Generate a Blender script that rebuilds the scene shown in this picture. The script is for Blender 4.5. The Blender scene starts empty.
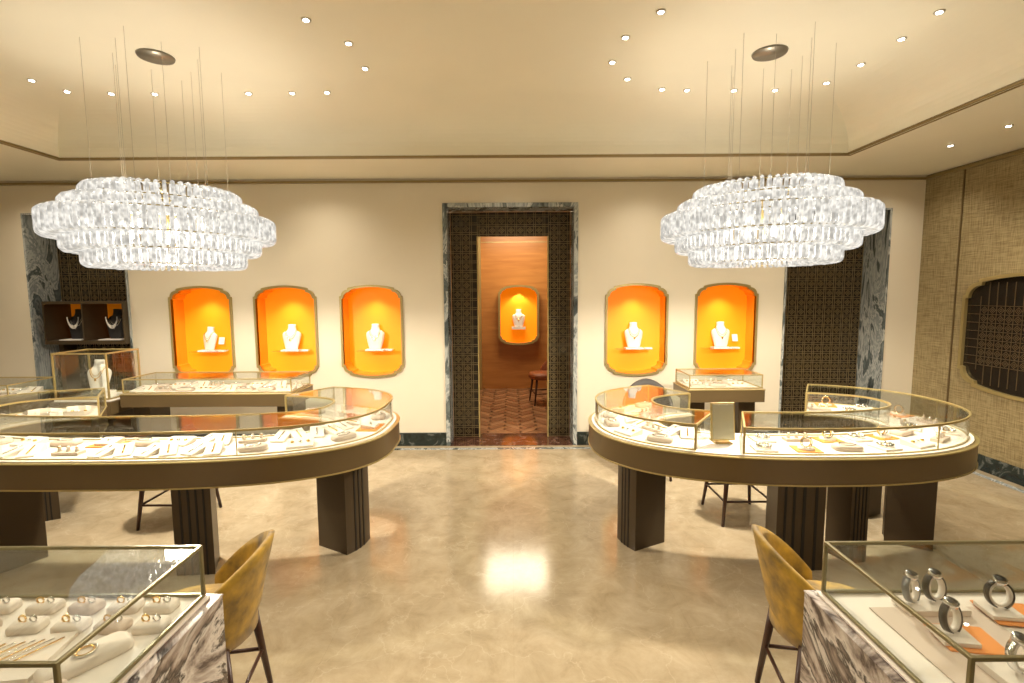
import bpy, bmesh, math, random
from mathutils import Matrix, Vector
random.seed(7)
scene=bpy.context.scene
pi=math.pi
# ------------------------------------------------------------------ materials
def newmat(name):
    m=bpy.data.materials.new(name); m.use_nodes=True
    nt=m.node_tree; nt.nodes.clear()
    out=nt.nodes.new('ShaderNodeOutputMaterial')
    return m,nt,out
def N(nt,t,**kw):
    n=nt.nodes.new(t)
    for k,v in kw.items():
        if hasattr(n,k): setattr(n,k,v)
    return n
def pbr(name,col,rough=0.5,metal=0.0,em=0.0,emcol=None,bump=0.0,bscale=50,var=0.0,vscale=4,sheen=0,coat=0):
    m,nt,out=newmat(name)
    b=N(nt,'ShaderNodeBsdfPrincipled')
    b.inputs['Base Color'].default_value=(*col,1); b.inputs['Roughness'].default_value=rough
    b.inputs['Metallic'].default_value=metal
    if sheen: b.inputs['Sheen Weight'].default_value=sheen
    if coat: b.inputs['Coat Weight'].default_value=coat
    if em:
        b.inputs['Emission Color'].default_value=(*(emcol or col),1); b.inputs['Emission Strength'].default_value=em
    tc=N(nt,'ShaderNodeTexCoord')
    if var:
        no=N(nt,'ShaderNodeTexNoise'); no.inputs['Scale'].default_value=vscale; no.inputs['Detail'].default_value=5
        nt.links.new(tc.outputs['Object'],no.inputs['Vector'])
        r=N(nt,'ShaderNodeValToRGB')
        r.color_ramp.elements[0].position=.3; r.color_ramp.elements[1].position=.7
        r.color_ramp.elements[0].color=(*[c*(1-var) for c in col],1)
        r.color_ramp.elements[1].color=(*[min(1,c*(1+var)) for c in col],1)
        nt.links.new(no.outputs['Fac'],r.inputs['Fac']); nt.links.new(r.outputs['Color'],b.inputs['Base Color'])
    if bump:
        no=N(nt,'ShaderNodeTexNoise'); no.inputs['Scale'].default_value=bscale
        nt.links.new(tc.outputs['Object'],no.inputs['Vector'])
        bp=N(nt,'ShaderNodeBump'); bp.inputs['Strength'].default_value=bump; bp.inputs['Distance'].default_value=.01
        nt.links.new(no.outputs['Fac'],bp.inputs['Height']); nt.links.new(bp.outputs['Normal'],b.inputs['Normal'])
    nt.links.new(b.outputs[0],out.inputs[0]); return m
def marble(name,stops,scale=2.0,dist=6.0,rough=.12,stretch=(1,1,1),rot=(.4,.5,.6)):
    m,nt,out=newmat(name)
    b=N(nt,'ShaderNodeBsdfPrincipled'); b.inputs['Roughness'].default_value=rough
    tc=N(nt,'ShaderNodeTexCoord'); mp=N(nt,'ShaderNodeMapping')
    mp.inputs['Scale'].default_value=stretch; mp.inputs['Rotation'].default_value=rot
    nt.links.new(tc.outputs['Object'],mp.inputs['Vector'])
    n1=N(nt,'ShaderNodeTexNoise'); n1.inputs['Scale'].default_value=scale; n1.inputs['Detail'].default_value=8
    n1.inputs['Distortion'].default_value=dist*.3; n1.inputs['Roughness'].default_value=.62
    nt.links.new(mp.outputs[0],n1.inputs['Vector'])
    r=N(nt,'ShaderNodeValToRGB'); cr=r.color_ramp
    while len(cr.elements)>1: cr.elements.remove(cr.elements[-1])
    cr.elements[0].position=stops[0][0]; cr.elements[0].color=(*stops[0][1],1)
    for p,c in stops[1:]:
        e=cr.elements.new(p); e.color=(*c,1)
    nt.links.new(n1.outputs['Fac'],r.inputs['Fac']); nt.links.new(r.outputs['Color'],b.inputs['Base Color'])
    nt.links.new(b.outputs[0],out.inputs[0]); return m

M_wall=pbr('cream_plaster',(.74,.67,.53),.6,bump=.05,bscale=120,var=.03,vscale=1.5)
M_ceil=pbr('ceiling_plaster',(.85,.81,.66),.5,var=.03,vscale=1.2)
M_bronze=pbr('bronze_trim_metal',(.30,.22,.09),.35,.35)
M_brass=pbr('brass_trim',(.46,.36,.15),.3,.5)
M_edge=pbr('patinated_brass_edge',(.22,.19,.095),.3,.5)
M_fascia=pbr('bronze_lacquer',(.15,.104,.048),.33,.35,var=.08,vscale=2)
M_plinth=pbr('dark_bronze_lacquer',(.075,.052,.028),.35,.3)
M_plinthd=pbr('plinth_groove',(.010,.008,.006),.5)
M_white=pbr('display_leather_white',(.80,.73,.65),.6,var=.02)
M_cream=pbr('cream_suede_pad',(.80,.71,.62),.75,bump=.1,bscale=300)
M_creamd=pbr('beige_suede_pad',(.62,.50,.41),.75)
M_orangepad=pbr('orange_leather',(.85,.30,.06),.5)
M_gold=pbr('gold_jewelry',(.95,.62,.22),.15,1)
M_silver=pbr('silver_jewelry',(.9,.9,.92),.12,1)
M_black=pbr('black_leather',(.015,.014,.014),.35)
M_green=pbr('steel_grey_strap',(.25,.26,.27),.3,.7)
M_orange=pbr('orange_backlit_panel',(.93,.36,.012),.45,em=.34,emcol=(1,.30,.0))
M_orangeside=pbr('orange_lacquer_side_glow',(.90,.30,.015),.4,em=.12,emcol=(1,.25,.0))  # emission put into the lacquer stands in for light falling on it
M_bust=pbr('bust_ivory_leather',(.88,.84,.78),.55)
M_bustd=pbr('bust_black_velvet',(.02,.018,.018),.7)
M_velvet=pbr('mustard_velvet',(.34,.20,.01),.7,var=.65,vscale=12,sheen=.2,bump=.2,bscale=30)
M_wood=pbr('dark_walnut_legs',(.055,.022,.012),.35)
M_darkup=pbr('dark_upholstery',(.035,.03,.025),.6)
M_redup=pbr('cognac_upholstery',(.25,.07,.02),.5)
M_base=marble('dark_green_marble',[(.3,(.008,.012,.012)),(.55,(.02,.03,.028)),(.62,(.12,.13,.12)),(.68,(.015,.02,.02))],5,6,.12)
M_thresh=marble('red_brown_marble_threshold',[(.3,(.05,.02,.012)),(.55,(.10,.045,.028)),(.62,(.2,.12,.09)),(.68,(.09,.04,.025))],5,6,.08)
M_pil=marble('grey_veined_marble',[(.28,(.03,.038,.04)),(.40,(.10,.12,.12)),(.445,(.50,.52,.50)),(.50,(.22,.25,.25)),(.535,(.58,.59,.56)),(.57,(.08,.10,.10)),(.66,(.20,.23,.23)),(.72,(.05,.06,.06))],3.2,5,.12,(1,1,.3),(.15,.35,.6))
M_breccia=marble('breccia_marble',[(.28,(.02,.014,.014)),(.40,(.09,.065,.06)),(.455,(.42,.36,.32)),(.50,(.68,.63,.58)),(.535,(.03,.022,.022)),(.585,(.28,.22,.19)),(.64,(.56,.50,.45)),(.70,(.04,.028,.028))],2.6,4,.1,(1,1,1.4))
M_spot=pbr('downlight_emitter',(1,1,1),.5,em=25,emcol=(1,.95,.85))
M_spotring=pbr('downlight_trim',(.6,.55,.45),.4)
M_canopy=pbr('canopy_metal',(.28,.25,.2),.35,.6)
M_wire=pbr('suspension_wire',(.45,.41,.33),.4,.3)
M_mirror=pbr('tinted_mirror',(.16,.14,.11),.05,1)
M_bmirror=pbr('gold_mirror',(.62,.60,.45),.25,.6)
M_darkglass=pbr('dark_reflective_panel',(.020,.015,.010),.1)
M_lattice=pbr('antique_brass_lattice',(.20,.145,.065),.4,.3)
M_wlattice=pbr('dark_window_lattice',(.13,.09,.045),.4,.3)
def glassmat(name,tint=(.96,.98,.97)):
    m,nt,out=newmat(name)
    tr=N(nt,'ShaderNodeBsdfTransparent'); tr.inputs[0].default_value=(*tint,1)
    gl=N(nt,'ShaderNodeBsdfGlossy'); gl.inputs['Roughness'].default_value=.01
    lw=N(nt,'ShaderNodeLayerWeight'); lw.inputs[0].default_value=.5
    p=N(nt,'ShaderNodeMath',operation='POWER'); p.inputs[1].default_value=4.5
    ma=N(nt,'ShaderNodeMath',operation='MULTIPLY_ADD'); ma.inputs[1].default_value=.9; ma.inputs[2].default_value=.05
    nt.links.new(lw.outputs['Facing'],p.inputs[0]); nt.links.new(p.outputs[0],ma.inputs[0])
    mx=N(nt,'ShaderNodeMixShader')
    nt.links.new(ma.outputs[0],mx.inputs[0]); nt.links.new(tr.outputs[0],mx.inputs[1]); nt.links.new(gl.outputs[0],mx.inputs[2])
    nt.links.new(mx.outputs[0],out.inputs[0]); return m
M_glass=glassmat('showcase_glass')
def crystal():
    m,nt,out=newmat('crystal_glass_loops')
    tr=N(nt,'ShaderNodeBsdfTransparent'); tr.inputs[0].default_value=(.95,.95,.93,1)
    gl=N(nt,'ShaderNodeBsdfGlossy'); gl.inputs['Roughness'].default_value=.12
    em=N(nt,'ShaderNodeEmission'); em.inputs[0].default_value=(1,.96,.88,1)
    tc=N(nt,'ShaderNodeTexCoord'); no=N(nt,'ShaderNodeTexNoise'); no.inputs['Scale'].default_value=30; no.inputs['Detail'].default_value=1
    mr=N(nt,'ShaderNodeMapRange'); mr.inputs[1].default_value=.35; mr.inputs[2].default_value=.68; mr.inputs[3].default_value=.5; mr.inputs[4].default_value=1.2  # uneven emission paints inner glow and sparkle into the loops
    nt.links.new(tc.outputs['Object'],no.inputs['Vector']); nt.links.new(no.outputs['Fac'],mr.inputs[0]); nt.links.new(mr.outputs[0],em.inputs[1])
    a=N(nt,'ShaderNodeMixShader'); a.inputs[0].default_value=.5
    nt.links.new(tr.outputs[0],a.inputs[1]); nt.links.new(gl.outputs[0],a.inputs[2])
    b=N(nt,'ShaderNodeMixShader'); b.inputs[0].default_value=.66
    nt.links.new(a.outputs[0],b.inputs[1]); nt.links.new(em.outputs[0],b.inputs[2])
    nt.links.new(b.outputs[0],out.inputs[0]); return m
M_crystal=crystal()
def floormat():
    m,nt,out=newmat('polished_cream_marble_floor')
    b=N(nt,'ShaderNodeBsdfPrincipled'); 
    tc=N(nt,'ShaderNodeTexCoord')
    n1=N(nt,'ShaderNodeTexNoise'); n1.inputs['Scale'].default_value=5; n1.inputs['Detail'].default_value=10; n1.inputs['Roughness'].default_value=.75; n1.inputs['Distortion'].default_value=.5
    nt.links.new(tc.outputs['Object'],n1.inputs['Vector'])
    r=N(nt,'ShaderNodeValToRGB'); cr=r.color_ramp
    cr.elements[0].position=.32; cr.elements[0].color=(.325,.255,.155,1)
    cr.elements[1].position=.68; cr.elements[1].color=(.48,.40,.275,1)
    e=cr.elements.new(.5); e.color=(.405,.33,.215,1)
    nt.links.new(n1.outputs['Fac'],r.inputs['Fac'])
    vo=N(nt,'ShaderNodeTexVoronoi'); vo.feature='DISTANCE_TO_EDGE'; vo.inputs['Scale'].default_value=3.2
    n2=N(nt,'ShaderNodeTexNoise'); n2.inputs['Scale'].default_value=4; n2.inputs['Detail'].default_value=9
    mxv=N(nt,'ShaderNodeMixRGB'); mxv.inputs[0].default_value=.4
    nt.links.new(tc.outputs['Object'],n2.inputs['Vector'])
    nt.links.new(tc.outputs['Object'],mxv.inputs[1]); nt.links.new(n2.outputs['Color'],mxv.inputs[2]); nt.links.new(mxv.outputs[0],vo.inputs['Vector'])
    r2=N(nt,'ShaderNodeValToRGB'); r2.color_ramp.elements[0].position=0; r2.color_ramp.elements[0].color=(1.0,1.0,1.0,1); r2.color_ramp.elements[1].position=.012; r2.color_ramp.elements[1].color=(0,0,0,1)
    nt.links.new(vo.outputs['Distance'],r2.inputs['Fac'])
    mu=N(nt,'ShaderNodeMath',operation='MULTIPLY'); mu.inputs[1].default_value=.3
    nt.links.new(r2.outputs['Color'],mu.inputs[0])
    mx=N(nt,'ShaderNodeMixRGB'); mx.inputs[2].default_value=(.62,.54,.41,1)
    nt.links.new(mu.outputs[0],mx.inputs[0]); nt.links.new(r.outputs['Color'],mx.inputs[1])
    br=N(nt,'ShaderNodeTexBrick'); br.offset=0; br.inputs['Scale'].default_value=1; br.inputs['Brick Width'].default_value=.9; br.inputs['Row Height'].default_value=.9; br.inputs['Mortar Size'].default_value=.001
    br.inputs['Color1'].default_value=(1,1,1,1); br.inputs['Color2'].default_value=(.95,.95,.95,1); br.inputs['Mortar'].default_value=(.85,.83,.8,1)
    nt.links.new(tc.outputs['Object'],br.inputs['Vector'])
    m2=N(nt,'ShaderNodeMixRGB',blend_type='MULTIPLY'); m2.inputs[0].default_value=1
    nt.links.new(mx.outputs[0],m2.inputs[1]); nt.links.new(br.outputs['Color'],m2.inputs[2])
    nt.links.new(m2.outputs[0],b.inputs['Base Color'])
    b.inputs['Roughness'].default_value=.14
    b.inputs['Specular IOR Level'].default_value=.5
    nt.links.new(b.outputs[0],out.inputs[0]); return m
M_floor=floormat()
def weave():
    m,nt,out=newmat('woven_grasscloth')
    b=N(nt,'ShaderNodeBsdfPrincipled'); b.inputs['Roughness'].default_value=.55
    tc=N(nt,'ShaderNodeTexCoord')
    cols=[]
    for s in ((1,60,3),(1,3,60)):
        mp=N(nt,'ShaderNodeMapping'); mp.inputs['Scale'].default_value=s
        no=N(nt,'ShaderNodeTexNoise'); no.inputs['Scale'].default_value=2.2; no.inputs['Detail'].default_value=4
        nt.links.new(tc.outputs['Object'],mp.inputs[0]); nt.links.new(mp.outputs[0],no.inputs['Vector']); cols.append(no)
    mx=N(nt,'ShaderNodeMath',operation='ADD'); nt.links.new(cols[0].outputs['Fac'],mx.inputs[0]); nt.links.new(cols[1].outputs['Fac'],mx.inputs[1])
    r=N(nt,'ShaderNodeMapRange'); r.inputs[1].default_value=.75; r.inputs[2].default_value=1.25
    nt.links.new(mx.outputs[0],r.inputs[0])
    rr=N(nt,'ShaderNodeValToRGB'); rr.color_ramp.elements[0].color=(.18,.13,.055,1); rr.color_ramp.elements[1].color=(.39,.315,.165,1)
    nt.links.new(r.outputs[0],rr.inputs[0]); nt.links.new(rr.outputs[0],b.inputs['Base Color'])
    nt.links.new(b.outputs[0],out.inputs[0]); return m
M_weave=weave()
def woodmat(name,c1,c2,sc=(8,8,.8),rough=.3):
    m,nt,out=newmat(name)
    b=N(nt,'ShaderNodeBsdfPrincipled'); b.inputs['Roughness'].default_value=rough
    tc=N(nt,'ShaderNodeTexCoord'); mp=N(nt,'ShaderNodeMapping'); mp.inputs['Scale'].default_value=sc
    no=N(nt,'ShaderNodeTexNoise'); no.inputs['Scale'].default_value=1.5; no.inputs['Detail'].default_value=6; no.inputs['Distortion'].default_value=1
    nt.links.new(tc.outputs['Object'],mp.inputs[0]); nt.links.new(mp.outputs[0],no.inputs['Vector'])
    r=N(nt,'ShaderNodeValToRGB'); r.color_ramp.elements[0].position=.3; r.color_ramp.elements[1].position=.7
    r.color_ramp.elements[0].color=(*c1,1); r.color_ramp.elements[1].color=(*c2,1)
    nt.links.new(no.outputs['Fac'],r.inputs[0]); nt.links.new(r.outputs[0],b.inputs['Base Color']); nt.links.new(b.outputs[0],out.inputs[0]); return m
M_inwood=woodmat('honey_wood_panel',(.38,.15,.04),(.52,.235,.065),(.8,8,6))
M_infloor=woodmat('parquet_oak',(.2,.10,.05),(.36,.18,.08),(1,1,1))
# ------------------------------------------------------------------ mesh builder
class MB:
    def __init__(s): s.v=[];s.f=[];s.mi=[];s.sm=[];s.M=Matrix.Identity(4)
    def add(s,vs,fs,mi=0,sm=False):
        o=len(s.v); s.v+= [tuple(s.M@Vector(p)) for p in vs]
        for f in fs: s.f.append(tuple(i+o for i in f)); s.mi.append(mi); s.sm.append(sm)
    def box(s,c,d,mi=0,R=None):
        x,y,z=[k/2 for k in d]; vs=[Vector((a*x,b*y,e*z)) for a in(-1,1) for b in(-1,1) for e in(-1,1)]
        if R is not None: vs=[R@v for v in vs]
        vs=[v+Vector(c) for v in vs]
        s.add(vs,[(0,1,3,2),(4,6,7,5),(0,4,5,1),(2,3,7,6),(0,2,6,4),(1,5,7,3)],mi)
    def bb(s,a,b,mi=0): s.box([(a[i]+b[i])/2 for i in range(3)],[abs(b[i]-a[i]) for i in range(3)],mi)
    def wedge(s,c,w,d,h0,h1,mi,rz):
        R=Matrix.Rotation(rz,3,'Z'); x=w/2;y=d/2
        vs=[(-x,-y,0),(x,-y,0),(x,y,0),(-x,y,0),(-x,-y,h0),(x,-y,h0),(x,y,h1),(-x,y,h1)]
        s.add([R@Vector(v)+Vector(c) for v in vs],[(0,3,2,1),(4,5,6,7),(0,1,5,4),(1,2,6,5),(2,3,7,6),(3,0,4,7)],mi)
    def loft(s,rings,mi=0,sm=True,caps=True,closed=True):
        n=len(rings[0]); vs=[p for r in rings for p in r]; fs=[]
        for i in range(len(rings)-1):
            for j in range(n if closed else n-1):
                k=(j+1)%n; fs.append((i*n+j,i*n+k,(i+1)*n+k,(i+1)*n+j))
        if caps: fs.append(tuple(range(n))[::-1]); fs.append(tuple((len(rings)-1)*n+j for j in range(n)))
        s.add(vs,fs,mi,sm)
    def cyl(s,p0,p1,r0,r1=None,n=10,mi=0,sm=True):
        if r1 is None: r1=r0
        p0=Vector(p0);p1=Vector(p1);d=(p1-p0).normalized(); q=d.to_track_quat('Z','Y')
        rs=[]
        for p,r in((p0,r0),(p1,r1)): rs.append([p+q@Vector((math.cos(2*pi*i/n)*r,math.sin(2*pi*i/n)*r,0)) for i in range(n)])
        s.loft(rs,mi,sm)
    def tube(s,pts,r,n=5,closed=False,mi=0):
        pts=[Vector(p) for p in pts]; L=len(pts); rings=[]
        for i,p in enumerate(pts):
            a=pts[(i-1)%L] if closed or i>0 else p; b=pts[(i+1)%L] if closed or i<L-1 else p
            d=(b-a).normalized(); up=Vector((0,0,1)) if abs(d.z)<.95 else Vector((1,0,0))
            x=d.cross(up).normalized(); y=x.cross(d)
            rings.append([p+x*math.cos(2*pi*j/n)*r+y*math.sin(2*pi*j/n)*r for j in range(n)])
        if closed: rings.append(rings[0])
        s.loft(rings,mi,True,caps=not closed)
    def ptube(s,pts,side,r,n=4,mi=0):
        pts=[Vector(p) for p in pts]; L=len(pts); side=Vector(side); rings=[]
        for i,p in enumerate(pts):
            d=(pts[(i+1)%L]-pts[i-1]).normalized(); x=d.cross(side).normalized()
            rings.append([p+x*math.cos(2*pi*j/n)*r+side*math.sin(2*pi*j/n)*r for j in range(n)])
        rings.append(rings[0]); s.loft(rings,mi,True,caps=False)
    def ell(s,c,rx,ry,rz,mi=0,nu=12,nv=7):
        rings=[]
        for i in range(nv+1):
            a=-pi/2+pi*i/nv; k=max(math.cos(a),.02)
            rings.append([(c[0]+rx*k*math.cos(2*pi*j/nu),c[1]+ry*k*math.sin(2*pi*j/nu),c[2]+rz*math.sin(a)) for j in range(nu)])
        s.loft(rings,mi)
    def obj(s,name,mats,bevel=0,loc=None,parent=None):
        me=bpy.data.meshes.new(name); me.from_pydata(s.v,[],s.f)
        for m in mats: me.materials.append(m)
        for p,mi,sm in zip(me.polygons,s.mi,s.sm): p.material_index=mi; p.use_smooth=sm
        bm=bmesh.new(); bm.from_mesh(me); bmesh.ops.recalc_face_normals(bm,faces=bm.faces); bm.to_mesh(me); bm.free()
        o=bpy.data.objects.new(name,me); scene.collection.objects.link(o)
        if loc: o.location=loc
        if parent: o.parent=parent
        if bevel:
            b=o.modifiers.new('bevel','BEVEL'); b.width=bevel; b.segments=2; b.limit_method='ANGLE'; b.angle_limit=.8
        return o
# ------------------------------------------------------------------ room constants
YB=5.52; XR=4.47; XL=-5.9; YF=-2.2; ZL=2.94; ZT=3.27; YW=5.97
m=MB(); m.bb((XL,YF,-.1),(XR,YW,0)); m.obj('floor',[M_floor])
m=MB(); m.bb((XR-.16,YF,0),(XR-.10,YB,.002)); m.bb((XL,YB-.16,0),(XR-.1,YB-.10,.002)); m.obj('trim_floor_border',[M_pil])
m=MB(); m.bb((-.70,YB-.03,0),(.68,YW,.006)); m.obj('trim_door_threshold',[M_thresh])
def outline(hw,hh,cx=0,cz=0):
    q=[(hw,0),(hw,hh-.120),(hw-.020,hh-.114)]
    for i in range(1,7):
        a=i/6*pi/2; q.append((hw-.020-.068*(1-math.cos(a)), hh-.114+.066*math.sin(a)))
    q.append((hw-.094,hh-.026))
    for i in range(1,6):
        k=i/5; x=(hw-.094)*(1-k); q.append((x,hh-.026+.030*(1-(x/(hw-.094))**2)))
    full=list(q)
    full+=[(-x,z) for x,z in q[::-1][1:]]
    full+=[(-x,-z) for x,z in q[1:]]
    full+=[(x,-z) for x,z in q[::-1][1:-1]]
    return [(cx+x,cz+z) for x,z in full]
NX=[-3.42,-2.49,-1.545,1.375,2.36]; NZ=1.295; HW=.325; HH=.49
def prism_y(mb,pts,y0,y1,mi=0):
    mb.loft([[(x,y0,z) for x,z in pts],[(x,y1,z) for x,z in pts]],mi,False)
m=MB(); m.bb((XL-.1,YB,0),(XR+.1,YW,ZL+.02)); wall=m.obj('wall_back',[M_wall])
c=MB()
for x in NX: prism_y(c,outline(HW,HH,x,NZ),YB-.1,YB+.24)
c.bb((-.745,YB-.1,-.1),(.725,YW+.1,2.68))
c.bb((-5.3,YB-.1,-.1),(-4.2,YB+.40,2.60)); c.bb((2.99,YB-.1,-.1),(4.12,YB+.40,2.60))
cut=c.obj('cutter',[M_wall])
bo=wall.modifiers.new('b','BOOLEAN'); bo.object=cut; bo.operation='DIFFERENCE'; bo.solver='EXACT'
bpy.context.view_layer.objects.active=wall; wall.select_set(True)
bpy.ops.object.modifier_apply(modifier='b'); bpy.data.objects.remove(cut,do_unlink=True)
m=MB(); m.bb((XR,YF,0),(XR+.1,YB,ZL)); m.obj('wall_right',[M_weave])
m=MB(); m.bb((XL-.1,YF,0),(XL,YB,ZL)); m.obj('wall_left',[M_wall])
m=MB(); m.bb((XL-.1,YF-.1,0),(XR+.1,YF,ZL)); m.obj('wall_front',[M_wall])
m=MB()
for y in (5.05,3.55,2.0,.5): m.bb((XR-.012,y-.006,.16),(XR,y+.006,ZL-.05))
m.obj('trim_wall_panel_strips',[M_fascia])
TX0,TX1,TY0,TY1=-4.05,3.02,-.9,4.62
m=MB()
def rect(x0,x1,y0,y1,z): return [(x0,y0,z),(x1,y0,z),(x1,y1,z),(x0,y1,z)]
o=rect(XL-.1,XR+.1,YF-.1,YW,ZL); i0=rect(TX0,TX1,TY0,TY1,ZL)
m.loft([o,i0],0,False,caps=False)
m.loft([rect(TX0,TX1,TY0,TY1,ZL),rect(TX0,TX1,TY0,TY1,ZL+.05)],0,False,caps=False)
rings=[]
for k in range(15):
    a=k/14*pi/2; ins=.55*(1-math.cos(a)); z=ZL+.05+(ZT-ZL-.05)*math.sin(a)
    rings.append(rect(TX0+ins,TX1-ins,TY0+ins,TY1-ins,z))
m.loft(rings,0,False,caps=False)
m.add(rings[-1],[(0,1,2,3)])
m.obj('ceiling',[M_ceil])
m=MB()
def frame(mb,x0,x1,y0,y1,z0,z1,w):
    mb.bb((x0-w,y0-w,z0),(x1+w,y0,z1)); mb.bb((x0-w,y1,z0),(x1+w,y1+w,z1)); mb.bb((x0-w,y0,z0),(x0,y1,z1)); mb.bb((x1,y0,z0),(x1+w,y1,z1))
frame(m,TX0,TX1,TY0,TY1,ZL-.014,ZL+.005,.018); frame(m,TX0-.06,TX1+.06,TY0-.06,TY1+.06,ZL-.008,ZL+.001,.008)
m.obj('trim_ceiling_tray',[M_bronze])
m=MB(); m.bb((XL,YB-.025,ZL-.045),(XR,YB,ZL-.022)); m.bb((XR-.025,YF,ZL-.045),(XR,YB-.025,ZL-.022)); m.bb((XL,YF,ZL-.045),(XL+.025,YB-.025,ZL-.022))
m.obj('trim_cornice',[M_bronze])
m=MB()
for a,b in ((XL,-5.3),(-4.2,-.745),(.725,2.99),(4.12,XR)): m.bb((a,YB-.02,0),(b,YB,.15))
m.obj('baseboard_back',[M_base],.004)
m=MB(); m.bb((XR-.02,YF,0),(XR,YB-.02,.15)); m.obj('baseboard_right',[M_base],.004)
m=MB(); m.bb((XL,YF,0),(XL+.02,YB-.02,.15)); m.obj('baseboard_left',[M_base],.004)
def bust(mb,x,y,z,s=1.0,mi=0,neck=2,rz=0):
    base=[(0,.070,.030),(.02,.078,.034),(.08,.094,.040),(.14,.108,.046),(.18,.114,.048),(.205,.108,.045),(.222,.085,.040),(.236,.060,.037),(.25,.050,.036),(.28,.045,.034),(.305,.047,.035),(.31,.044,.032)]
    R=Matrix.Rotation(rz,3,'Z'); rings=[]
    T=Matrix.Rotation(-.14,3,'X')
    for h,rx,ry in base:
        rings.append([R@(T@Vector((rx*s*math.cos(2*pi*j/22),ry*s*math.sin(2*pi*j/22),h*s)))+Vector((x,y+.0,z)) for j in range(22)])
    mb.loft(rings,mi)
    for rr,zz,tk in((.085,.24,.0035),(.070,.245,.0022)):
        pts=[]
        for j in range(19):
            a=pi+pi*j/18; px=(rr*.78)*math.cos(a); pz=zz+rr*1.35*math.sin(a)
            for q in range(len(base)-1):
                if base[q][0]<=pz<=base[q+1][0]:
                    k=(pz-base[q][0])/(base[q+1][0]-base[q][0]); rx=base[q][1]*(1-k)+base[q+1][1]*k; ry=base[q][2]*(1-k)+base[q+1][2]*k
            u=min(1,abs(px)/rx); py=-ry*math.sqrt(max(0,1-u*u))-.003
            pts.append(R@(T@Vector((px*s,py*s,pz*s)))+Vector((x,y,z)))
        mb.tube(pts,tk*s,5,False,neck)
        if tk>.003: mb.ell((pts[9][0],pts[9][1]-.004,pts[9][2]-.012*s),.011*s,.006*s,.016*s,neck,8,5)
def niche(x,z,yw,idx,hw=HW,hh=HH):
    mb=MB(); ol=outline(hw-.004,hh-.004,x,z)
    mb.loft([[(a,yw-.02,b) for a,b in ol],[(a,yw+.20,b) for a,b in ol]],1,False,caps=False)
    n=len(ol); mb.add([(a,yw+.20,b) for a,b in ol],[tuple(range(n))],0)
    oo=outline(hw+.020,hh+.020,x,z)
    f=[[(a,yw-.001,b) for a,b in oo],[(a,yw-.025,b) for a,b in oo],[(a,yw-.025,b) for a,b in ol],[(a,yw+.02,b) for a,b in ol]]
    mb.loft(f,2,False,caps=False)
    mb.bb((x-.20,yw+.03,z-.225),(x+.20,yw+.19,z-.219),5)
    mb.bb((x-.10,yw+.04,z-.219),(x+.10,yw+.15,z-.205),3)
    bust(mb,x,yw+.10,z-.205,.92 if idx else .85,3,4,rz=(-.35 if idx==0 else 0))
    mb.bb((x+.12,yw+.06,z-.219),(x+.20,yw+.12,z-.205),3)
    if idx in(0,4): mb.box((x+.15,yw+.09,z-.10),(.06,.006,.08),3,Matrix.Rotation(-.3,3,'X'))
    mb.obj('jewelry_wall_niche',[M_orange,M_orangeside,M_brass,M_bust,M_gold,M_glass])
    l=bpy.data.lights.new('niche_spot','SPOT'); l.energy=8.5; l.spot_size=1.8; l.spot_blend=.9; l.color=(1,.88,.66); l.shadow_soft_size=.03
    lo=bpy.data.objects.new('niche_light',l); lo.location=(x,yw+.0,z+hh-.05); lo.rotation_euler=(math.radians(14),0,0); scene.collection.objects.link(lo)
for i,x in enumerate(NX): niche(x,NZ,YB,i)
def lattice(mb,x0,x1,z0,z1,y,mi=0,big=.086,sml=.022,w=.006):
    xs=[];zs=[]
    x=x0; k=0
    while x<x1:
        mb.bb((x,y-.006,z0),(x+w,y,z1),mi)
        if k%2: xs.append(x+w/2+big/2)
        x+=(sml if k%2==0 else big); k+=1
    z=z0;k=0
    while z<z1:
        mb.bb((x0,y-.007,z),(x1,y-.001,z+w),mi)
        if k%2: zs.append(z+w/2+big/2)
        z+=(sml if k%2==0 else big); k+=1
    for i,a in enumerate(xs):
        for j,b in enumerate(zs):
            if a+big*.4<x1 and b+big*.4<z1:
                for r in (big*.42,big*.20):
                    ww=w*1.5
                    o=[(a+r,b),(a,b+r),(a-r,b),(a,b-r)]; q=[(a+r-ww,b),(a,b+r-ww),(a-r+ww,b),(a,b-r+ww)]
                    mb.add([(p[0],y-.005,p[1]) for p in o+q],[(0,1,5,4),(1,2,6,5),(2,3,7,6),(3,0,4,7)],mi)
for (a,b) in ((-5.3,-4.2),(2.99,4.12)):
    mb=MB(); t=.02
    mb.bb((a,YB-.015,0),(a+t,YB+.395,2.6)); mb.bb((b-t,YB-.015,0),(b,YB+.395,2.6)); mb.bb((a+t,YB-.015,2.58),(b-t,YB+.395,2.6))
    mb.obj('trim_alcove_marble',[M_pil],.003)
    mb=MB(); mb.bb((a+t,YB+.375,0),(b-t,YB+.395,2.58),1); lattice(mb,a+t,b-t,0,2.58,YB+.374,0)
    mb.obj('brass_lattice_screen',[M_lattice,M_darkglass])
mb=MB(); t=.045
mb.bb((-.745,YB-.02,0),(-.745+t,YB+.30,2.68)); mb.bb((.725-t,YB-.02,0),(.725,YB+.30,2.68)); mb.bb((-.745+t,YB-.02,2.68-t),(.725-t,YB+.30,2.68))
mb.obj('trim_door_marble',[M_pil],.004)
mb=MB(); 
for a,b in ((-.70,-.395),(.425,.68)):
    mb.bb((a,YB+.33,0.006),(b,YB+.36,2.635),1); lattice(mb,a,b,0.006,2.635,YB+.329,0)
mb.bb((-.395,YB+.33,2.36),(.425,YB+.36,2.635),1); lattice(mb,-.395,.425,2.36,2.635,YB+.329,0)
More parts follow.
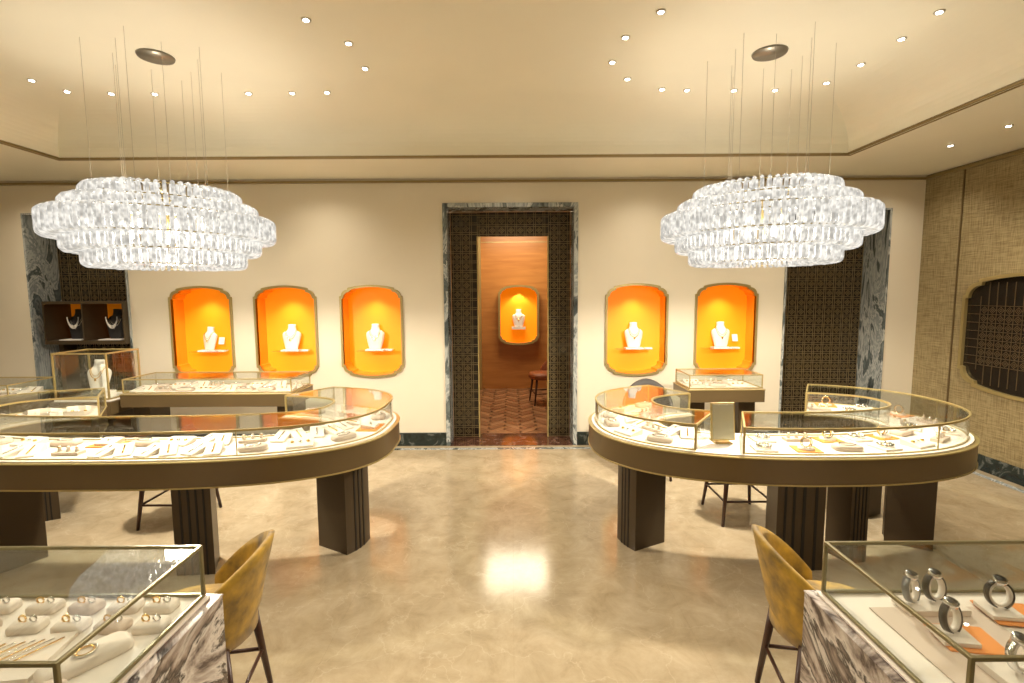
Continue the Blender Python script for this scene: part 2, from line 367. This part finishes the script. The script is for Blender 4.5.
mb.bb((-.40,YB+.30,0.006),(-.385,YB+.37,2.36),2); mb.bb((.415,YB+.30,0.006),(.43,YB+.37,2.36),2)
mb.obj('door_1',[M_lattice,M_darkglass,M_brass])
IY=8.9
m=MB(); m.bb((-2,IY,0),(2,IY+.1,2.9)); m.obj('wall_inner_back',[M_inwood])
m=MB(); m.bb((-2.1,YW,0),(-2,IY,2.9)); m.obj('wall_inner_left',[M_inwood])
m=MB(); m.bb((2,YW,0),(2.1,IY,2.9)); m.obj('wall_inner_right',[M_inwood])
m=MB(); m.bb((-2.1,YW,2.9),(2.1,IY+.1,3.0)); m.obj('ceiling_inner',[M_wall])
m=MB(); m.bb((-2.1,YW,-.1),(2.1,IY+.1,0),0); m.obj('floor_inner',[M_infloor])
m=MB()
for i in range(-10,11):
    for j in range(0,16):
        cx=i*.2; cy=YW+.14+j*.18
        m.box((cx,cy,.0025),(.27,.085,.004),(i+j)%2,Matrix.Rotation(pi/4 if i%2 else -pi/4,3,'Z'))
m.obj('floor_parquet_herringbone',[woodmat('parquet_a',(.20,.095,.045),(.27,.13,.06),(1,1,1)),woodmat('parquet_b',(.30,.155,.075),(.38,.20,.10),(1,1,1))])
mb=MB(); mb.bb((-.62,8.80,0.005),(-.54,8.90,2.9)); mb.bb((-.60,8.892,2.6),(1.5,8.90,2.612)); mb.obj('trim_inner_panel',[M_brass])
def inner_niche(x,z,yw):
    mb=MB(); ol=outline(HW-.004,HH-.004,x,z); n=len(ol); y0=yw-.16
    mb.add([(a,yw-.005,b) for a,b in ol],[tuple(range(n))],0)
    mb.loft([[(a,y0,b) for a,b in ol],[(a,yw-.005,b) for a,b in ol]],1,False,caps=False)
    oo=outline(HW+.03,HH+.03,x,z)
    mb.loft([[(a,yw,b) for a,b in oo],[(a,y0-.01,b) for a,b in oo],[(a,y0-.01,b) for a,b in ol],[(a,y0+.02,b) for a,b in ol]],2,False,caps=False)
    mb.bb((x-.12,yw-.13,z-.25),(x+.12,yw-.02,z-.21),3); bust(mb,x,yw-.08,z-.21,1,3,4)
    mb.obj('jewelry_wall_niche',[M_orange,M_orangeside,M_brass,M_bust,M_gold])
    l=bpy.data.lights.new('niche_spot','SPOT'); l.energy=9; l.spot_size=1.6; l.color=(1,.88,.66); l.shadow_soft_size=.03
    lo=bpy.data.objects.new('niche_light',l); lo.location=(x,yw-.13,z+HH-.06); lo.rotation_euler=(.2,0,0); scene.collection.objects.link(lo)
inner_niche(.12,1.33,IY)
mb=MB()
def yz(o,x): return [(x,a,b) for a,b in o]
def outline2(hw,hh,cx,cz):
    q=[(hw,0),(hw,hh-.19),(hw-.03,hh-.185)]
    for i in range(1,7):
        a=i/6*pi/2; q.append((hw-.03-.13*(1-math.cos(a)), hh-.185+.12*math.sin(a)))
    q.append((hw-.165,hh-.035))
    for i in range(1,6):
        k=i/5; x=(hw-.165)*(1-k); q.append((x,hh-.035+.045*(1-(x/(hw-.165))**2)))
    full=list(q)+[(-x,z) for x,z in q[::-1][1:]]+[(-x,-z) for x,z in q[1:]]+[(x,-z) for x,z in q[::-1][1:-1]]
    return [(cx+x,cz+z) for x,z in full]
ol=outline2(.60,.52,4.30,1.30); oo=outline2(.63,.55,4.30,1.30)
mb.loft([yz(oo,XR-.001),yz(oo,XR-.04),yz(ol,XR-.04),yz(ol,XR-.01)],1,False,caps=False)
mb.add(yz(ol,XR-.008),[tuple(range(len(ol)))],0)
y=3.80
while y<4.84: 
    e=.16 if (y<3.88 or y>4.74) else 0.03
    mb.bb((XR-.014,y,.79+e),(XR-.009,y+.005,1.81-e),2); y+=.08
z=1.0
while z<1.62:
    mb.bb((XR-.014,3.71,z),(XR-.009,4.89,z+.005),2)
    yy=3.84
    while yy<4.78 and z<1.55:
        for r in (.034,.016):
            o_=[(yy,z+.0425+r),(yy+r,z+.0425),(yy,z+.0425-r),(yy-r,z+.0425)]; q_=[(yy,z+.0425+r-.008),(yy+r-.008,z+.0425),(yy,z+.0425-r+.008),(yy-r+.008,z+.0425)]
            mb.add([(XR-.013,a,b) for a,b in o_+q_],[(0,1,5,4),(1,2,6,5),(2,3,7,6),(3,0,4,7)],2)
        yy+=.08
    z+=.08
mb.obj('window_1',[M_darkglass,M_brass,M_wlattice])
mb=MB(); mb.bb((XL,4.0,.75),(XL+.03,5.2,1.9),0)
for a,b in [(3.96,4.0),(5.2,5.24)]: mb.bb((XL,a,.71),(XL+.045,b,1.94),1)
mb.bb((XL,4.0,.71),(XL+.045,5.2,.75),1); mb.bb((XL,4.0,1.9),(XL+.045,5.2,1.94),1)
mb.obj('wall_mirror',[M_mirror,M_brass])
# ------------------------------------------------------------------ curved counters
def sp(cx,cy,a,b,n,t,ins):
    c,s=math.cos(t),math.sin(t); e=2/n
    return (cx+(a-ins)*math.copysign(abs(c)**e,c), cy+(b-ins)*math.copysign(abs(s)**e,s))
def sweep(mb,P,t0,t1,prof,mi,steps=None,caps=True,sm=False):
    t0,t1=math.radians(t0),math.radians(t1); k=steps or max(4,int(abs(t1-t0)/(2*pi)*150))
    rings=[]
    for i in range(k+1):
        t=t0+(t1-t0)*i/k; rings.append([(*sp(*P,t,ins),z) for ins,z in prof])
    mb.loft(rings,mi,sm,caps=caps)
def rp(i0,i1,z0,z1): return [(i0,z0),(i1,z0),(i1,z1),(i0,z1)]
def counter(P,g,glasses,posts,plinths):
    mb=MB(); A,B=90+g,450-g
    sweep(mb,P,A,B,rp(0,.50,.635,.775),0,200)
    sweep(mb,P,A-.3,B+.3,rp(-.006,.506,.627,.635),1,200)
    sweep(mb,P,A-.3,B+.3,rp(-.005,.505,.775,.782),1,200)
    sweep(mb,P,A+.5,B-.5,rp(.02,.48,.782,.79),2,200)
    for a,b in glasses:
        sweep(mb,P,a,b,rp(.045,.050,.79,.935),3); sweep(mb,P,a,b,rp(.435,.440,.79,.935),3)
        sweep(mb,P,a,b,rp(.045,.440,.936,.942),3)
        for i0 in(.042,.433): sweep(mb,P,a,b,rp(i0,i0+.010,.932,.944),1)
        for i0 in(.042,.433): sweep(mb,P,a,b,rp(i0,i0+.010,.788,.796),1)
        for t in(a,b):
            x0,y0=sp(*P,math.radians(t),.046);x1,y1=sp(*P,math.radians(t),.438)
            d=Vector((x1-x0,y1-y0,0)); R=Matrix.Rotation(math.atan2(d.y,d.x),3,'Z'); c=((x0+x1)/2,(y0+y1)/2)
            mb.box((*c,.938),(d.length,.010,.012),1,R); mb.box((*c,.862),(d.length,.005,.14),3,R)
            for q in((x0,y0),(x1,y1)): mb.box((*q,.865),(.012,.012,.15),1,R)
    for t in posts:
        x,y=sp(*P,math.radians(t),.047); mb.box((x,y,.865),(.005,.005,.15),1)
    for t,dt,i0,i1,offs in plinths:
        sweep(mb,P,t-dt,t+dt,rp(i0,i1,0.0,.627),4,16)
        for o_ in offs:
            c=t+o_*dt
            sweep(mb,P,c-dt*.055,c+dt*.055,rp(i0-.003,i0+.01,.0,.627),5,2)
            sweep(mb,P,c-dt*.055,c+dt*.055,rp(i1-.01,i1+.003,.0,.627),5,2)
    return mb.obj('curved_jewelry_counter',[M_fascia,M_brass,M_white,M_glass,M_plinth,M_plinthd])
G3=(-.35,0,.35); G4=(-.6,-.2,.2,.6)
PR=(1.79,3.45,1.24,.77,2.35); PL=(-2.44,3.45,1.61,.77,2.8)
CR=counter(PR,30,[(120,236),(250,420)],[180,300,0],[(196,9,.17,.42,G3),(268,6,.24,.44,G4),(290,4,.30,.46,G4),(342,10,.17,.42,G3),(28,8,.15,.4,G3)])
CL=counter(PL,30,[(120,420)],[296,240,180],[(346,10,.17,.42,G3),(284,4.5,.22,.44,G4),(240,6,.22,.44,G4),(195,9,.17,.42,G3),(152,8,.15,.4,G3)])
PM=[M_cream,M_orangepad,M_gold,M_silver,M_creamd]
def pad(mb,x,y,z,r,kind):
    R=Matrix.Rotation(r,3,'Z')
    def P(a,b,c): 
        v=R@Vector((a,b,0)); return (x+v.x,y+v.y,z+c)
    if kind==0:
        mb.wedge((x,y,z),.15,.11,.012,.035,0,r)
        for k in range(3): mb.ell(P(-.045+.045*k,0,.027),.011,.011,.009,2+k%2,8,5)
    elif kind==1:
        rings=[]
        for h,s in((0,.95),(.012,1.0),(.024,.95),(.03,.8)):
            rings.append([P(.08*s*math.copysign(abs(math.cos(a))**.6,math.cos(a)),.05*s*math.copysign(abs(math.sin(a))**.6,math.sin(a)),h) for a in [2*pi*j/20 for j in range(20)]])
        mb.loft(rings,4); mb.tube([P(.045*math.cos(a),.025*math.sin(a),.033) for a in [2*pi*j/14 for j in range(14)]],.0035,5,True,3)
    elif kind==2:
        for sx in(-1,1):
            q=P(sx*.05,0,0); mb.wedge(q,.085,.14,.01,.045,0,r+sx*.35)
            Rr=Matrix.Rotation(r+sx*.35,3,'Z'); o=Vector(q)
            mb.tube([o+Rr@Vector((0,yy,.030+.25*yy*1.0)) for yy in(-.05,-.02,.01,.04)],.0045,5,False,2 if sx>0 else 3)
    elif kind==3:
        mb.box((x,y,z+.003),(.19,.14,.006),1,R); mb.wedge(P(0,0,.006),.12,.09,.015,.03,0,r); mb.ell(P(0,0,.033),.012,.012,.008,3,8,5)
    elif kind==4:
        mb.box((x,y,z+.009),(.15,.06,.018),4,R)
        for k in range(3):
            mb.cyl(P(-.05+.05*k,0,.018),P(-.05+.05*k,0,.05),.011,.006,8,0)
            mb.tube([P(-.05+.05*k+.009*math.cos(a),.009*math.sin(a),.042) for a in [2*pi*j/8 for j in range(8)]],.0025,4,True,2+k%2)
    elif kind==5:
        mb.box((x,y,z+.006),(.12,.12,.012),0,R)
        pts=[P(.035*math.cos(a),.035*math.sin(a),.022) for a in [2*pi*j/16 for j in range(16)]]
        for p in pts[::2]: mb.ell(p,.012,.012,.014,3,6,4)
        mb.tube(pts,.004,5,True,2)
    elif kind==6:
        mb.box((x,y,z+.003),(.14,.12,.006),1,R); mb.cyl(P(0,0,.006),P(0,0,.012),.045,.045,16,0)
        for q in (0,.016): mb.tube([P(.028*math.cos(a),q-.008,.044+.03*math.sin(a)) for a in [2*pi*j/14 for j in range(14)]],.005,5,True,2 if q else 3)
def padring(P,ts,kinds,parent):
    mb=MB()
    for i,t in enumerate(ts):
        for row,ins in enumerate((.145,.33)):
            x,y=sp(*P,math.radians(t+row*1.5),ins); x2,y2=sp(*P,math.radians(t+1),ins); x1,y1=sp(*P,math.radians(t-1),ins)
            r=math.atan2(y2-y1,x2-x1)
            pad(mb,x,y,.7905,r+random.uniform(-.15,.15),kinds[(i*2+row*3)%len(kinds)])
    return mb.obj('jewelry_display_pads',PM,parent=parent)
def even(P,t0,t1,step,ins=.24):
    out=[];t=t0;px=None;acc=step
    while t<t1:
        p=Vector(sp(*P,math.radians(t),ins))
        if px is not None: acc+=(p-px).length
        px=p
        if acc>=step: out.append(t); acc=0
        t+=.5
    return out
padring(PL,even(PL,128,414,.235),[2,1,2,0,1,2,0,4,1,2,3],CL)
padring(PR,even(PR,128,231,.20),[1,2,0,2,1,4],CR); padring(PR,even(PR,256,414,.21),[5,4,6,5,1,4,5,6,0],CR)
mb=MB(); mb.M=Matrix.Translation((1.275,2.96,.798))@Matrix.Rotation(.06,4,'Z')@Matrix.Rotation(-.10,4,'X')
mb.box((0,0,.125),(.15,.012,.23),0); mb.box((0,-.0075,.125),(.132,.004,.212),1)
mb.M=Matrix.Translation((1.275,2.96,.791)); mb.bb((-.05,-.02,0),(.05,.09,.008),0); mb.cyl((0,.08,.006),(0,.018,.16),.006,.006,8,0)
mb.obj('countertop_mirror',[M_brass,M_bmirror],.002)
# ------------------------------------------------------------------ rectangular showcases
def glassbox(mb,x0,x1,y0,y1,z0,z1,e,mg,mf):
    t=.005
    mb.bb((x0,y0,z1-t),(x1,y1,z1),mg)
    mb.bb((x0,y0,z0),(x1,y0+t,z1-t),mg); mb.bb((x0,y1-t,z0),(x1,y1,z1-t),mg)
    mb.bb((x0,y0+t,z0),(x0+t,y1-t,z1-t),mg); mb.bb((x1-t,y0+t,z0),(x1,y1-t,z1-t),mg)
    for x in(x0,x1):
        for y in(y0,y1): mb.box((x,y,(z0+z1)/2),(e,e,z1-z0+e),mf)
        for z in(z0,z1): mb.box((x,(y0+y1)/2,z),(e,y1-y0,e),mf)
    for y in(y0,y1):
        for z in(z0,z1): mb.box(((x0+x1)/2,y,z),(x1-x0,e,e),mf)
def wallcase(x0,x1,y0,y1,kinds,ztop=.92):
    mb=MB(); mb.bb((x0,y0,.66),(x1,y1,.775),0); mb.bb((x0-.005,y0-.005,.775),(x1+.005,y1+.005,.783),1); mb.bb((x0+.02,y0+.02,.783),(x1-.02,y1-.02,.79),2)
    glassbox(mb,x0+.02,x1-.02,y0+.02,y1-.02,.795,ztop,.010,3,1)
    for x in(x0+.12,x1-.12): mb.bb((x-.08,y0+.1,0),(x+.08,y1-.1,.66),4)
    o=mb.obj('glass_jewelry_showcase',[M_fascia,M_brass,M_white,M_glass,M_plinth],.002)
    mb=MB(); n=int((x1-x0-.1)/.19)
    for k in range(n):
        x=x0+.14+k*.195
        if x>x1-.1: break
        pad(mb,x,y0+.14,.7905,0,kinds[k%len(kinds)]); pad(mb,x,y1-.13,.7905,0,kinds[(k+2)%len(kinds)])
    mb.obj('jewelry_display_pads',PM,parent=o)
wallcase(1.67,2.40,4.68,5.12,[4,1,0]); wallcase(-3.68,-2.06,4.62,5.10,[2,4,1,0]); wallcase(-5.35,-4.45,4.35,4.85,[1,0,2])
mb=MB(); mb.bb((-4.32,4.58,.60),(-3.74,5.06,.72),0)
for x in(-4.18,-3.88): mb.bb((x-.07,4.68,0),(x+.07,4.98,.60),4)
mb.bb((-4.29,4.61,.72),(-3.77,5.03,.735),2)
glassbox(mb,-4.28,-3.78,4.62,5.02,.742,1.17,.014,3,1)
mb.bb((-4.13,4.72,.735),(-3.93,4.90,.78),2); bust(mb,-4.03,4.81,.78,1.0,2,5)
mb.obj('glass_vitrine',[M_fascia,M_brass,M_bust,M_glass,M_plinth,M_gold],.001)
mb=MB(); mb.bb((-5.1,5.44,1.18),(-4.22,5.80,1.22),0); mb.bb((-5.1,5.44,1.62),(-4.22,5.80,1.65),0)
mb.bb((-5.1,5.78,1.22),(-4.22,5.80,1.62),3); mb.bb((-4.68,5.44,1.22),(-4.665,5.80,1.62),0)
mb.bb((-5.1,5.44,1.22),(-5.085,5.78,1.62),0); mb.bb((-4.235,5.44,1.22),(-4.22,5.78,1.62),0)
for x in(-4.88,-4.45):
    bust(mb,x,5.62,1.225,1.08,1,2)
    mb.bb((x-.12,5.50,1.22),(x+.12,5.72,1.228),4)
    for dz in (.0,.014,.028):
        mb.tube([(x+.062*math.cos(a),5.62-.062,1.225+.25+(.10+dz)*math.sin(a)) for a in [pi+pi*j/12 for j in range(13)]],.0055,5,False,4)
mb.bb((-5.1,5.44,0),(-4.22,5.80,.10),0); mb.bb((-5.1,5.60,.10),(-5.05,5.78,1.18),0);mb.bb((-4.27,5.60,.10),(-4.22,5.78,1.18),0)
mb.obj('necklace_display_cabinet',[M_plinth,M_bustd,M_silver,M_orangeside,M_bust])
# ------------------------------------------------------------------ foreground marble showcases
def fgcase(sx):
    mb=MB(); X=lambda a:sx*a
    a,b=sorted((X(.905),X(2.50)))
    mb.bb((a,.86,.0),(b,1.475,.772),0)
    mb.bb((a-.002,.858,.772),(b+.002,1.477,.777),0)
    a2,b2=sorted((X(.93),X(2.48)))
    mb.bb((a2,.88,.778),(b2,1.455,.786),2)
    a,b=sorted((X(.945),X(2.46)))
    glassbox(mb,a,b,.965,1.445,.792,.945,.010,3,4)
    return mb.obj('marble_jewelry_showcase',[M_breccia,M_brass,M_white,M_glass,M_edge],.002)
FL=fgcase(-1); FR=fgcase(1)
mb=MB(); Z=.7865
def cushion(x,y,w,d,h,r,mi=0):
    R=Matrix.Rotation(r,3,'Z'); rings=[]
    for hh,s in((0,.96),(.3*h,1.0),(.75*h,.98),(h,.86)):
        rings.append([Vector((x,y,Z+hh))+R@Vector((w/2*s*math.copysign(abs(math.cos(a))**.35,math.cos(a)),d/2*s*math.copysign(abs(math.sin(a))**.35,math.sin(a)),0)) for a in [2*pi*j/28 for j in range(28)]])
    mb.loft(rings,mi)
def ring(x,y,z,r,mi,t=.003,ax=0):
    mb.tube([(x+r*math.cos(a),y+(r*math.sin(a) if not ax else 0),z+(r*math.sin(a) if ax else 0)) for a in [2*pi*j/16 for j in range(16)]],t,5,True,mi)
k=0
for y in (1.385,1.30):
    for x in (-1.03,-1.135,-1.25,-1.37,-1.50,-1.63,-1.77):
        k+=1
        cushion(x+(.03 if y<1.35 else 0),y,.085,.055,.022,.12*(k%3-1),0 if k%3 else 4)
        ring(x-.014+(.03 if y<1.35 else 0),y,Z+.030,.010,2,.0026,1); ring(x+.016+(.03 if y<1.35 else 0),y,Z+.030,.009,3,.0026,1)
cushion(-1.07,1.17,.19,.075,.03,.95); ring(-1.07,1.17,Z+.034,.024,3); ring(-1.07,1.17,Z+.034,.018,2,.002)
R=Matrix.Rotation(.15,3,'Z'); mb.box((-1.30,1.17,Z+.006),(.27,.17,.012),0,R)
for k in range(9):
    x0=-1.19-k*.022; y0=1.245-.004*k; mb.tube([(x0,y0,Z+.016),(x0-.04,y0-.07,Z+.016),(x0-.08,y0-.14,Z+.016)],.0022,4,False,3 if k%2 else 2)
cushion(-1.10,1.03,.16,.08,.028,.5,4); ring(-1.10,1.03,Z+.034,.025,2)
cushion(-1.29,1.02,.15,.07,.028,.2); ring(-1.29,1.02,Z+.034,.024,3)
for k,x in enumerate((-1.55,-1.75,-1.95,-2.15)):
    cushion(x,1.17,.15,.08,.028,.2); ring(x,1.17,Z+.034,.028,2+k%2); cushion(x,1.04,.14,.07,.025,-.1); ring(x,1.04,Z+.03,.02,3)
mb.obj('jewelry_display_pads',PM,parent=FL)
WT=[(1.15,1.36,.5,M_green,0),(1.22,1.365,.2,M_black,0),(1.15,1.23,.35,M_black,1),(1.37,1.33,-.2,M_black,1),(1.19,1.09,.2,M_silver,0),(1.29,1.11,.3,M_green,0),(1.45,1.13,.2,M_black,1),(1.55,1.34,0,M_silver,1),(1.72,1.15,0,M_black,1),(1.80,1.35,.1,M_green,0)]
mb=MB()
mb.box((1.18,1.20,Z+.002),(.30,.34,.004),4,None)
mb.box((1.20,1.36,Z+.013),(.17,.075,.018),0,None)
mb.box((1.25,1.10,Z+.013),(.24,.09,.018),0,None)
for x,y,r,st,o in WT:
    R=Matrix.Rotation(-.15,3,'Z')
    if o: mb.box((x+.035,y,Z+.0065),(.14,.11,.005),1,R)
    if o or x>1.6: mb.box((x,y,Z+.016),(.085,.075,.012),0,R)
mb.obj('jewelry_display_pads',PM,.002,parent=FR)
def watch(x,y,z,r,strap,s=1.0):
    mb=MB(); mb.M=Matrix.Translation((x,y,z))@Matrix.Rotation(r,4,'Z')@Matrix.Rotation(-.2,4,'X')@Matrix.Scale(s,4)
    rings=[]
    for i in range(26):
        a=math.radians(-70+320*i/25); cx,cz=math.cos(a),math.sin(a); rr=.033; th=.004
        rings.append([(cx*rr*1.0,-.010,.044+cz*rr*1.15),(cx*(rr+th),-.010,.044+cz*(rr+th)*1.15),(cx*(rr+th),.010,.044+cz*(rr+th)*1.15),(cx*rr,.010,.044+cz*rr*1.15)])
    mb.loft(rings,0,True)
    rings=[]
    for i in range(20):
        a=2*pi*i/20; cx,cz=math.cos(a),math.sin(a); rings.append([(cx*.026,-.009,.044+cz*.03),(cx*.032,-.009,.044+cz*.036),(cx*.032,.009,.044+cz*.036),(cx*.026,.009,.044+cz*.03)])
    rings.append(rings[0]); mb.loft(rings,3,True,caps=False)
    mb.cyl((0,-.004,.082),(0,-.010,.094),.019,.018,20,1); mb.cyl((0,-.010,.094),(0,-.0105,.0948),.015,.015,20,2)
    mb.cyl((.019,-.007,.088),(.024,-.007,.088),.003,.003,8,1)
    mb.obj('wristwatch',[strap,M_silver,M_black,M_white])
for x,y,r,st,o in WT: watch(x,y,Z+.0225,r,st,.9)
# ------------------------------------------------------------------ chairs
def chair(name,x,y,rz,up,sh=.50,bt=.85,R0=.235,foot=True,lean0=.05):
    mb=MB(); mb.M=Matrix.Translation((x,y,0))@Matrix.Rotation(rz,4,'Z')
    def se(s,z,n=.75): return [(R0*.92*s*math.copysign(abs(math.cos(a))**n,math.cos(a)),R0*.92*s*math.copysign(abs(math.sin(a))**n,math.sin(a))+.01,z) for a in [2*pi*j/32 for j in range(32)]]
    mb.loft([se(.86,sh-.09),se(.98,sh-.075),se(1.0,sh-.04),se(.98,sh-.012),se(.85,sh+.004),se(.5,sh+.01)],0)
    K=26; H=9; rings=[]
    for i in range(K+1):
        ph=math.radians(-92+184*i/K); u=abs(-92+184*i/K)/92
        top=sh+.02+(bt-sh-.02)*(1-u**1.7) if u<1 else sh+.02
        zb=sh-.10; ring=[]
        for side in(0,1):
            for j in range(H):
                k=j/(H-1) if side==0 else 1-j/(H-1)
                z=zb+(top-zb)*k; lean=lean0*max(0,(z-sh))/(bt-sh)
                th=.022*(1-.5*k); r=R0+lean+(th if side==0 else -th)+(.0 if z>sh-.05 else -.02)
                ring.append((r*math.sin(ph),-r*math.cos(ph),z))
        rings.append(ring)
    mb.loft(rings,0,True)
    L=[]
    for sx in(-1,1):
        for sy in(-1,1):
            p0=Vector((sx*.15,sy*.15,sh-.085)); p1=Vector((sx*.19,sy*.195,0)); mb.cyl(p0,p1,.019,.011,8,1); L.append((p0,p1))
    if foot:
        k=.55; q=[p0.lerp(p1,k) for p0,p1 in L]
        for a,b in((0,1),(2,3),(0,2),(1,3)): mb.cyl(q[a],q[b],.008,.008,6,1)
    return mb.obj(name,[up,M_wood])
chair('velvet_chair',-1.225,1.82,math.radians(100),M_velvet,.50,.765,.21,lean0=.07)
chair('velvet_chair',1.225,1.82,math.radians(-100),M_velvet,.50,.775,.21,lean0=.07)
chair('staff_stool',-2.55,3.70,0,M_darkup,.48,.62,.2)
chair('staff_stool',1.72,3.70,0,M_darkup,.48,.62,.2)
chair('dining_chair',1.28,4.62,math.radians(170),M_darkup,.5,.86,.22)
chair('dining_chair',.50,7.7,math.radians(100),M_redup,.48,.85,.25)
# ------------------------------------------------------------------ chandeliers
mb=MB()
tiers=[(2.333,.445,.115,.11,64),(2.250,.545,.11,.11,78),(2.150,.655,.145,.13,94),(2.042,.555,.11,.11,80),(1.955,.46,.115,.11,66)]
ZC=2.1
for z,R,H,L,n in tiers:
    cr_=.022
    for i in range(n):
        ph=2*pi*i/n; cr,srr=math.cos(ph),math.sin(ph); dz=random.uniform(-.002,.002); dr=random.uniform(-.002,.002)
        pts=[]
        for (cx_,cz_,a0) in ((R-cr_,-H/2+cr_,-pi/2),(R-cr_,H/2-cr_,0),(R-L+cr_,H/2-cr_,pi/2),(R-L+cr_,-H/2+cr_,pi)):
            for k in range(4):
                a=a0+pi/2*k/3; pts.append((cx_+cr_*math.cos(a),cz_+cr_*math.sin(a)))
        P=[((r_+dr)*cr,(r_+dr)*srr,z+z_+dz-ZC) for r_,z_ in pts]
        mb.ptube(P,(-srr,cr,0),.0112,6,0)
    for hz in(-H*.5+.004,H*.5-.004):
        mb.tube([((R-.035)*math.cos(a),(R-.035)*math.sin(a),z+hz-ZC) for a in [2*pi*j/64 for j in range(64)]],.004,5,True,1)
for k in range(6):
    a=2*pi*k/6; mb.cyl((0,0,2.36-ZC),(.35*math.cos(a),.35*math.sin(a),2.36-ZC),.006,.006,6,1)
mb.cyl((0,0,2.05-ZC),(0,0,2.37-ZC),.012,.012,8,1)
for k in range(8):
    a=2*pi*k/8; mb.ell((.24*math.cos(a),.24*math.sin(a),2.14-ZC),.03,.03,.05,3,8,6); mb.cyl((.24*math.cos(a),.24*math.sin(a),2.18-ZC),(.24*math.cos(a),.24*math.sin(a),2.36-ZC),.005,.005,6,1)
for k in range(12):
    a=2*pi*k/12+.2; r=.38 if k%2 else .25; mb.cyl((r*math.cos(a),r*math.sin(a),2.33-ZC),(r*math.cos(a),r*math.sin(a),ZT-ZC),.0012,.0012,4,2)
mb.cyl((0,0,ZT-ZC-.012),(0,0,ZT-ZC),.105,.11,24,4)
M_bulb=pbr('bulb_glow',(1,1,1),.5,em=18,emcol=(1,.92,.78))
CX=(-2.33,1.705)
o1=mb.obj('crystal_chandelier',[M_crystal,M_brass,M_wire,M_bulb,M_canopy],loc=(CX[0],3.45,ZC))
o2=bpy.data.objects.new('crystal_chandelier',o1.data); o2.location=(CX[1],3.45,ZC); scene.collection.objects.link(o2)
LC=(1,.885,.72)
def light(kind,loc,e,col=LC,size=.05,rot=(0,0,0),**kw):
    l=bpy.data.lights.new('lamp',kind); l.energy=e; l.color=col
    if kind!='AREA': l.shadow_soft_size=size
    else: l.size=size
    for k,v in kw.items(): setattr(l,k,v)
    o=bpy.data.objects.new('lamp_light',l); o.location=loc; o.rotation_euler=rot; scene.collection.objects.link(o); return o
for cx in CX:
    light('SPOT',(cx,3.45,1.92),185,size=.05,spot_size=2.95,spot_blend=.3)
    light('POINT',(cx,3.45,2.0),38,size=.15)
# ------------------------------------------------------------------ downlights
SP=[(-1.166,3.02),(-1.01,3.29),(-1.01,3.64),(-1.425,4.05),(-1.70,4.06),(-2.04,4.06),(-2.77,4.06),(-3.10,4.05),(-3.40,4.0),(-3.48,3.8),
    (.845,2.96),(.71,3.24),(.695,3.57),(.86,3.84),(1.17,4.03),(1.37,4.05),(1.74,4.06),(2.06,4.06),(2.38,3.93),(2.43,3.63),(2.44,3.28),(2.42,2.98)]
added_fill=[(x,y) for x in(-3.0,-1.2,.6,2.2) for y in(.3,1.6)]  # unseen downlights added to brighten the foreground
mb=MB()
def dl(x,y,z):
    mb.cyl((x,y,z-.005),(x,y,z+.002),.028,.028,16,1); mb.cyl((x,y,z-.008),(x,y,z-.005),.016,.016,14,0)
for x,y in SP+added_fill: dl(x,y,ZT)
LOW=[(3.75,4.4),(3.75,3.9),(3.75,2.5),(-5.0,4.4),(-5.0,2.5)]
for x,y in LOW: dl(x,y,ZL)
mb.obj('ceiling_downlights',[M_spot,M_spotring])
for i,(x,y) in enumerate(SP):
    if i%2==0: light('SPOT',(x,y,ZT-.03),36,size=.04,spot_size=2.3,spot_blend=1.0)
for x,y in added_fill: light('SPOT',(x,y,ZT-.03),42,size=.05,spot_size=2.3,spot_blend=1.0)
for x,y in LOW: light('SPOT',(x,y,ZL-.03),45,size=.04,spot_size=2.2,spot_blend=1.0)
for x in(-5.0,-3.4,-2.0,-.0,1.4,2.8,4.0): light('SPOT',(x,4.9,ZL-.02),26,size=.05,spot_size=2.3,spot_blend=1.0,rot=(math.radians(12),0,0))
light('AREA',(.05,7.9,2.88),52,col=(1,.85,.62),size=1.0)
w=bpy.data.worlds.new('w'); scene.world=w; w.use_nodes=True; w.node_tree.nodes['Background'].inputs[0].default_value=(.9,.75,.55,1); w.node_tree.nodes['Background'].inputs[1].default_value=.3
cam=bpy.data.cameras.new('camera'); cam.sensor_width=36; cam.lens=500/1024*36; cam.clip_start=.02
co=bpy.data.objects.new('camera',cam); scene.collection.objects.link(co); scene.camera=co
co.matrix_world=Matrix.Translation((0,0,1.7))@Matrix.Rotation(math.radians(90-5.43),4,'X')@Matrix.Rotation(math.radians(-.35),4,'Z')
scene.view_settings.view_transform='Standard'
scene.view_settings.exposure=0.1
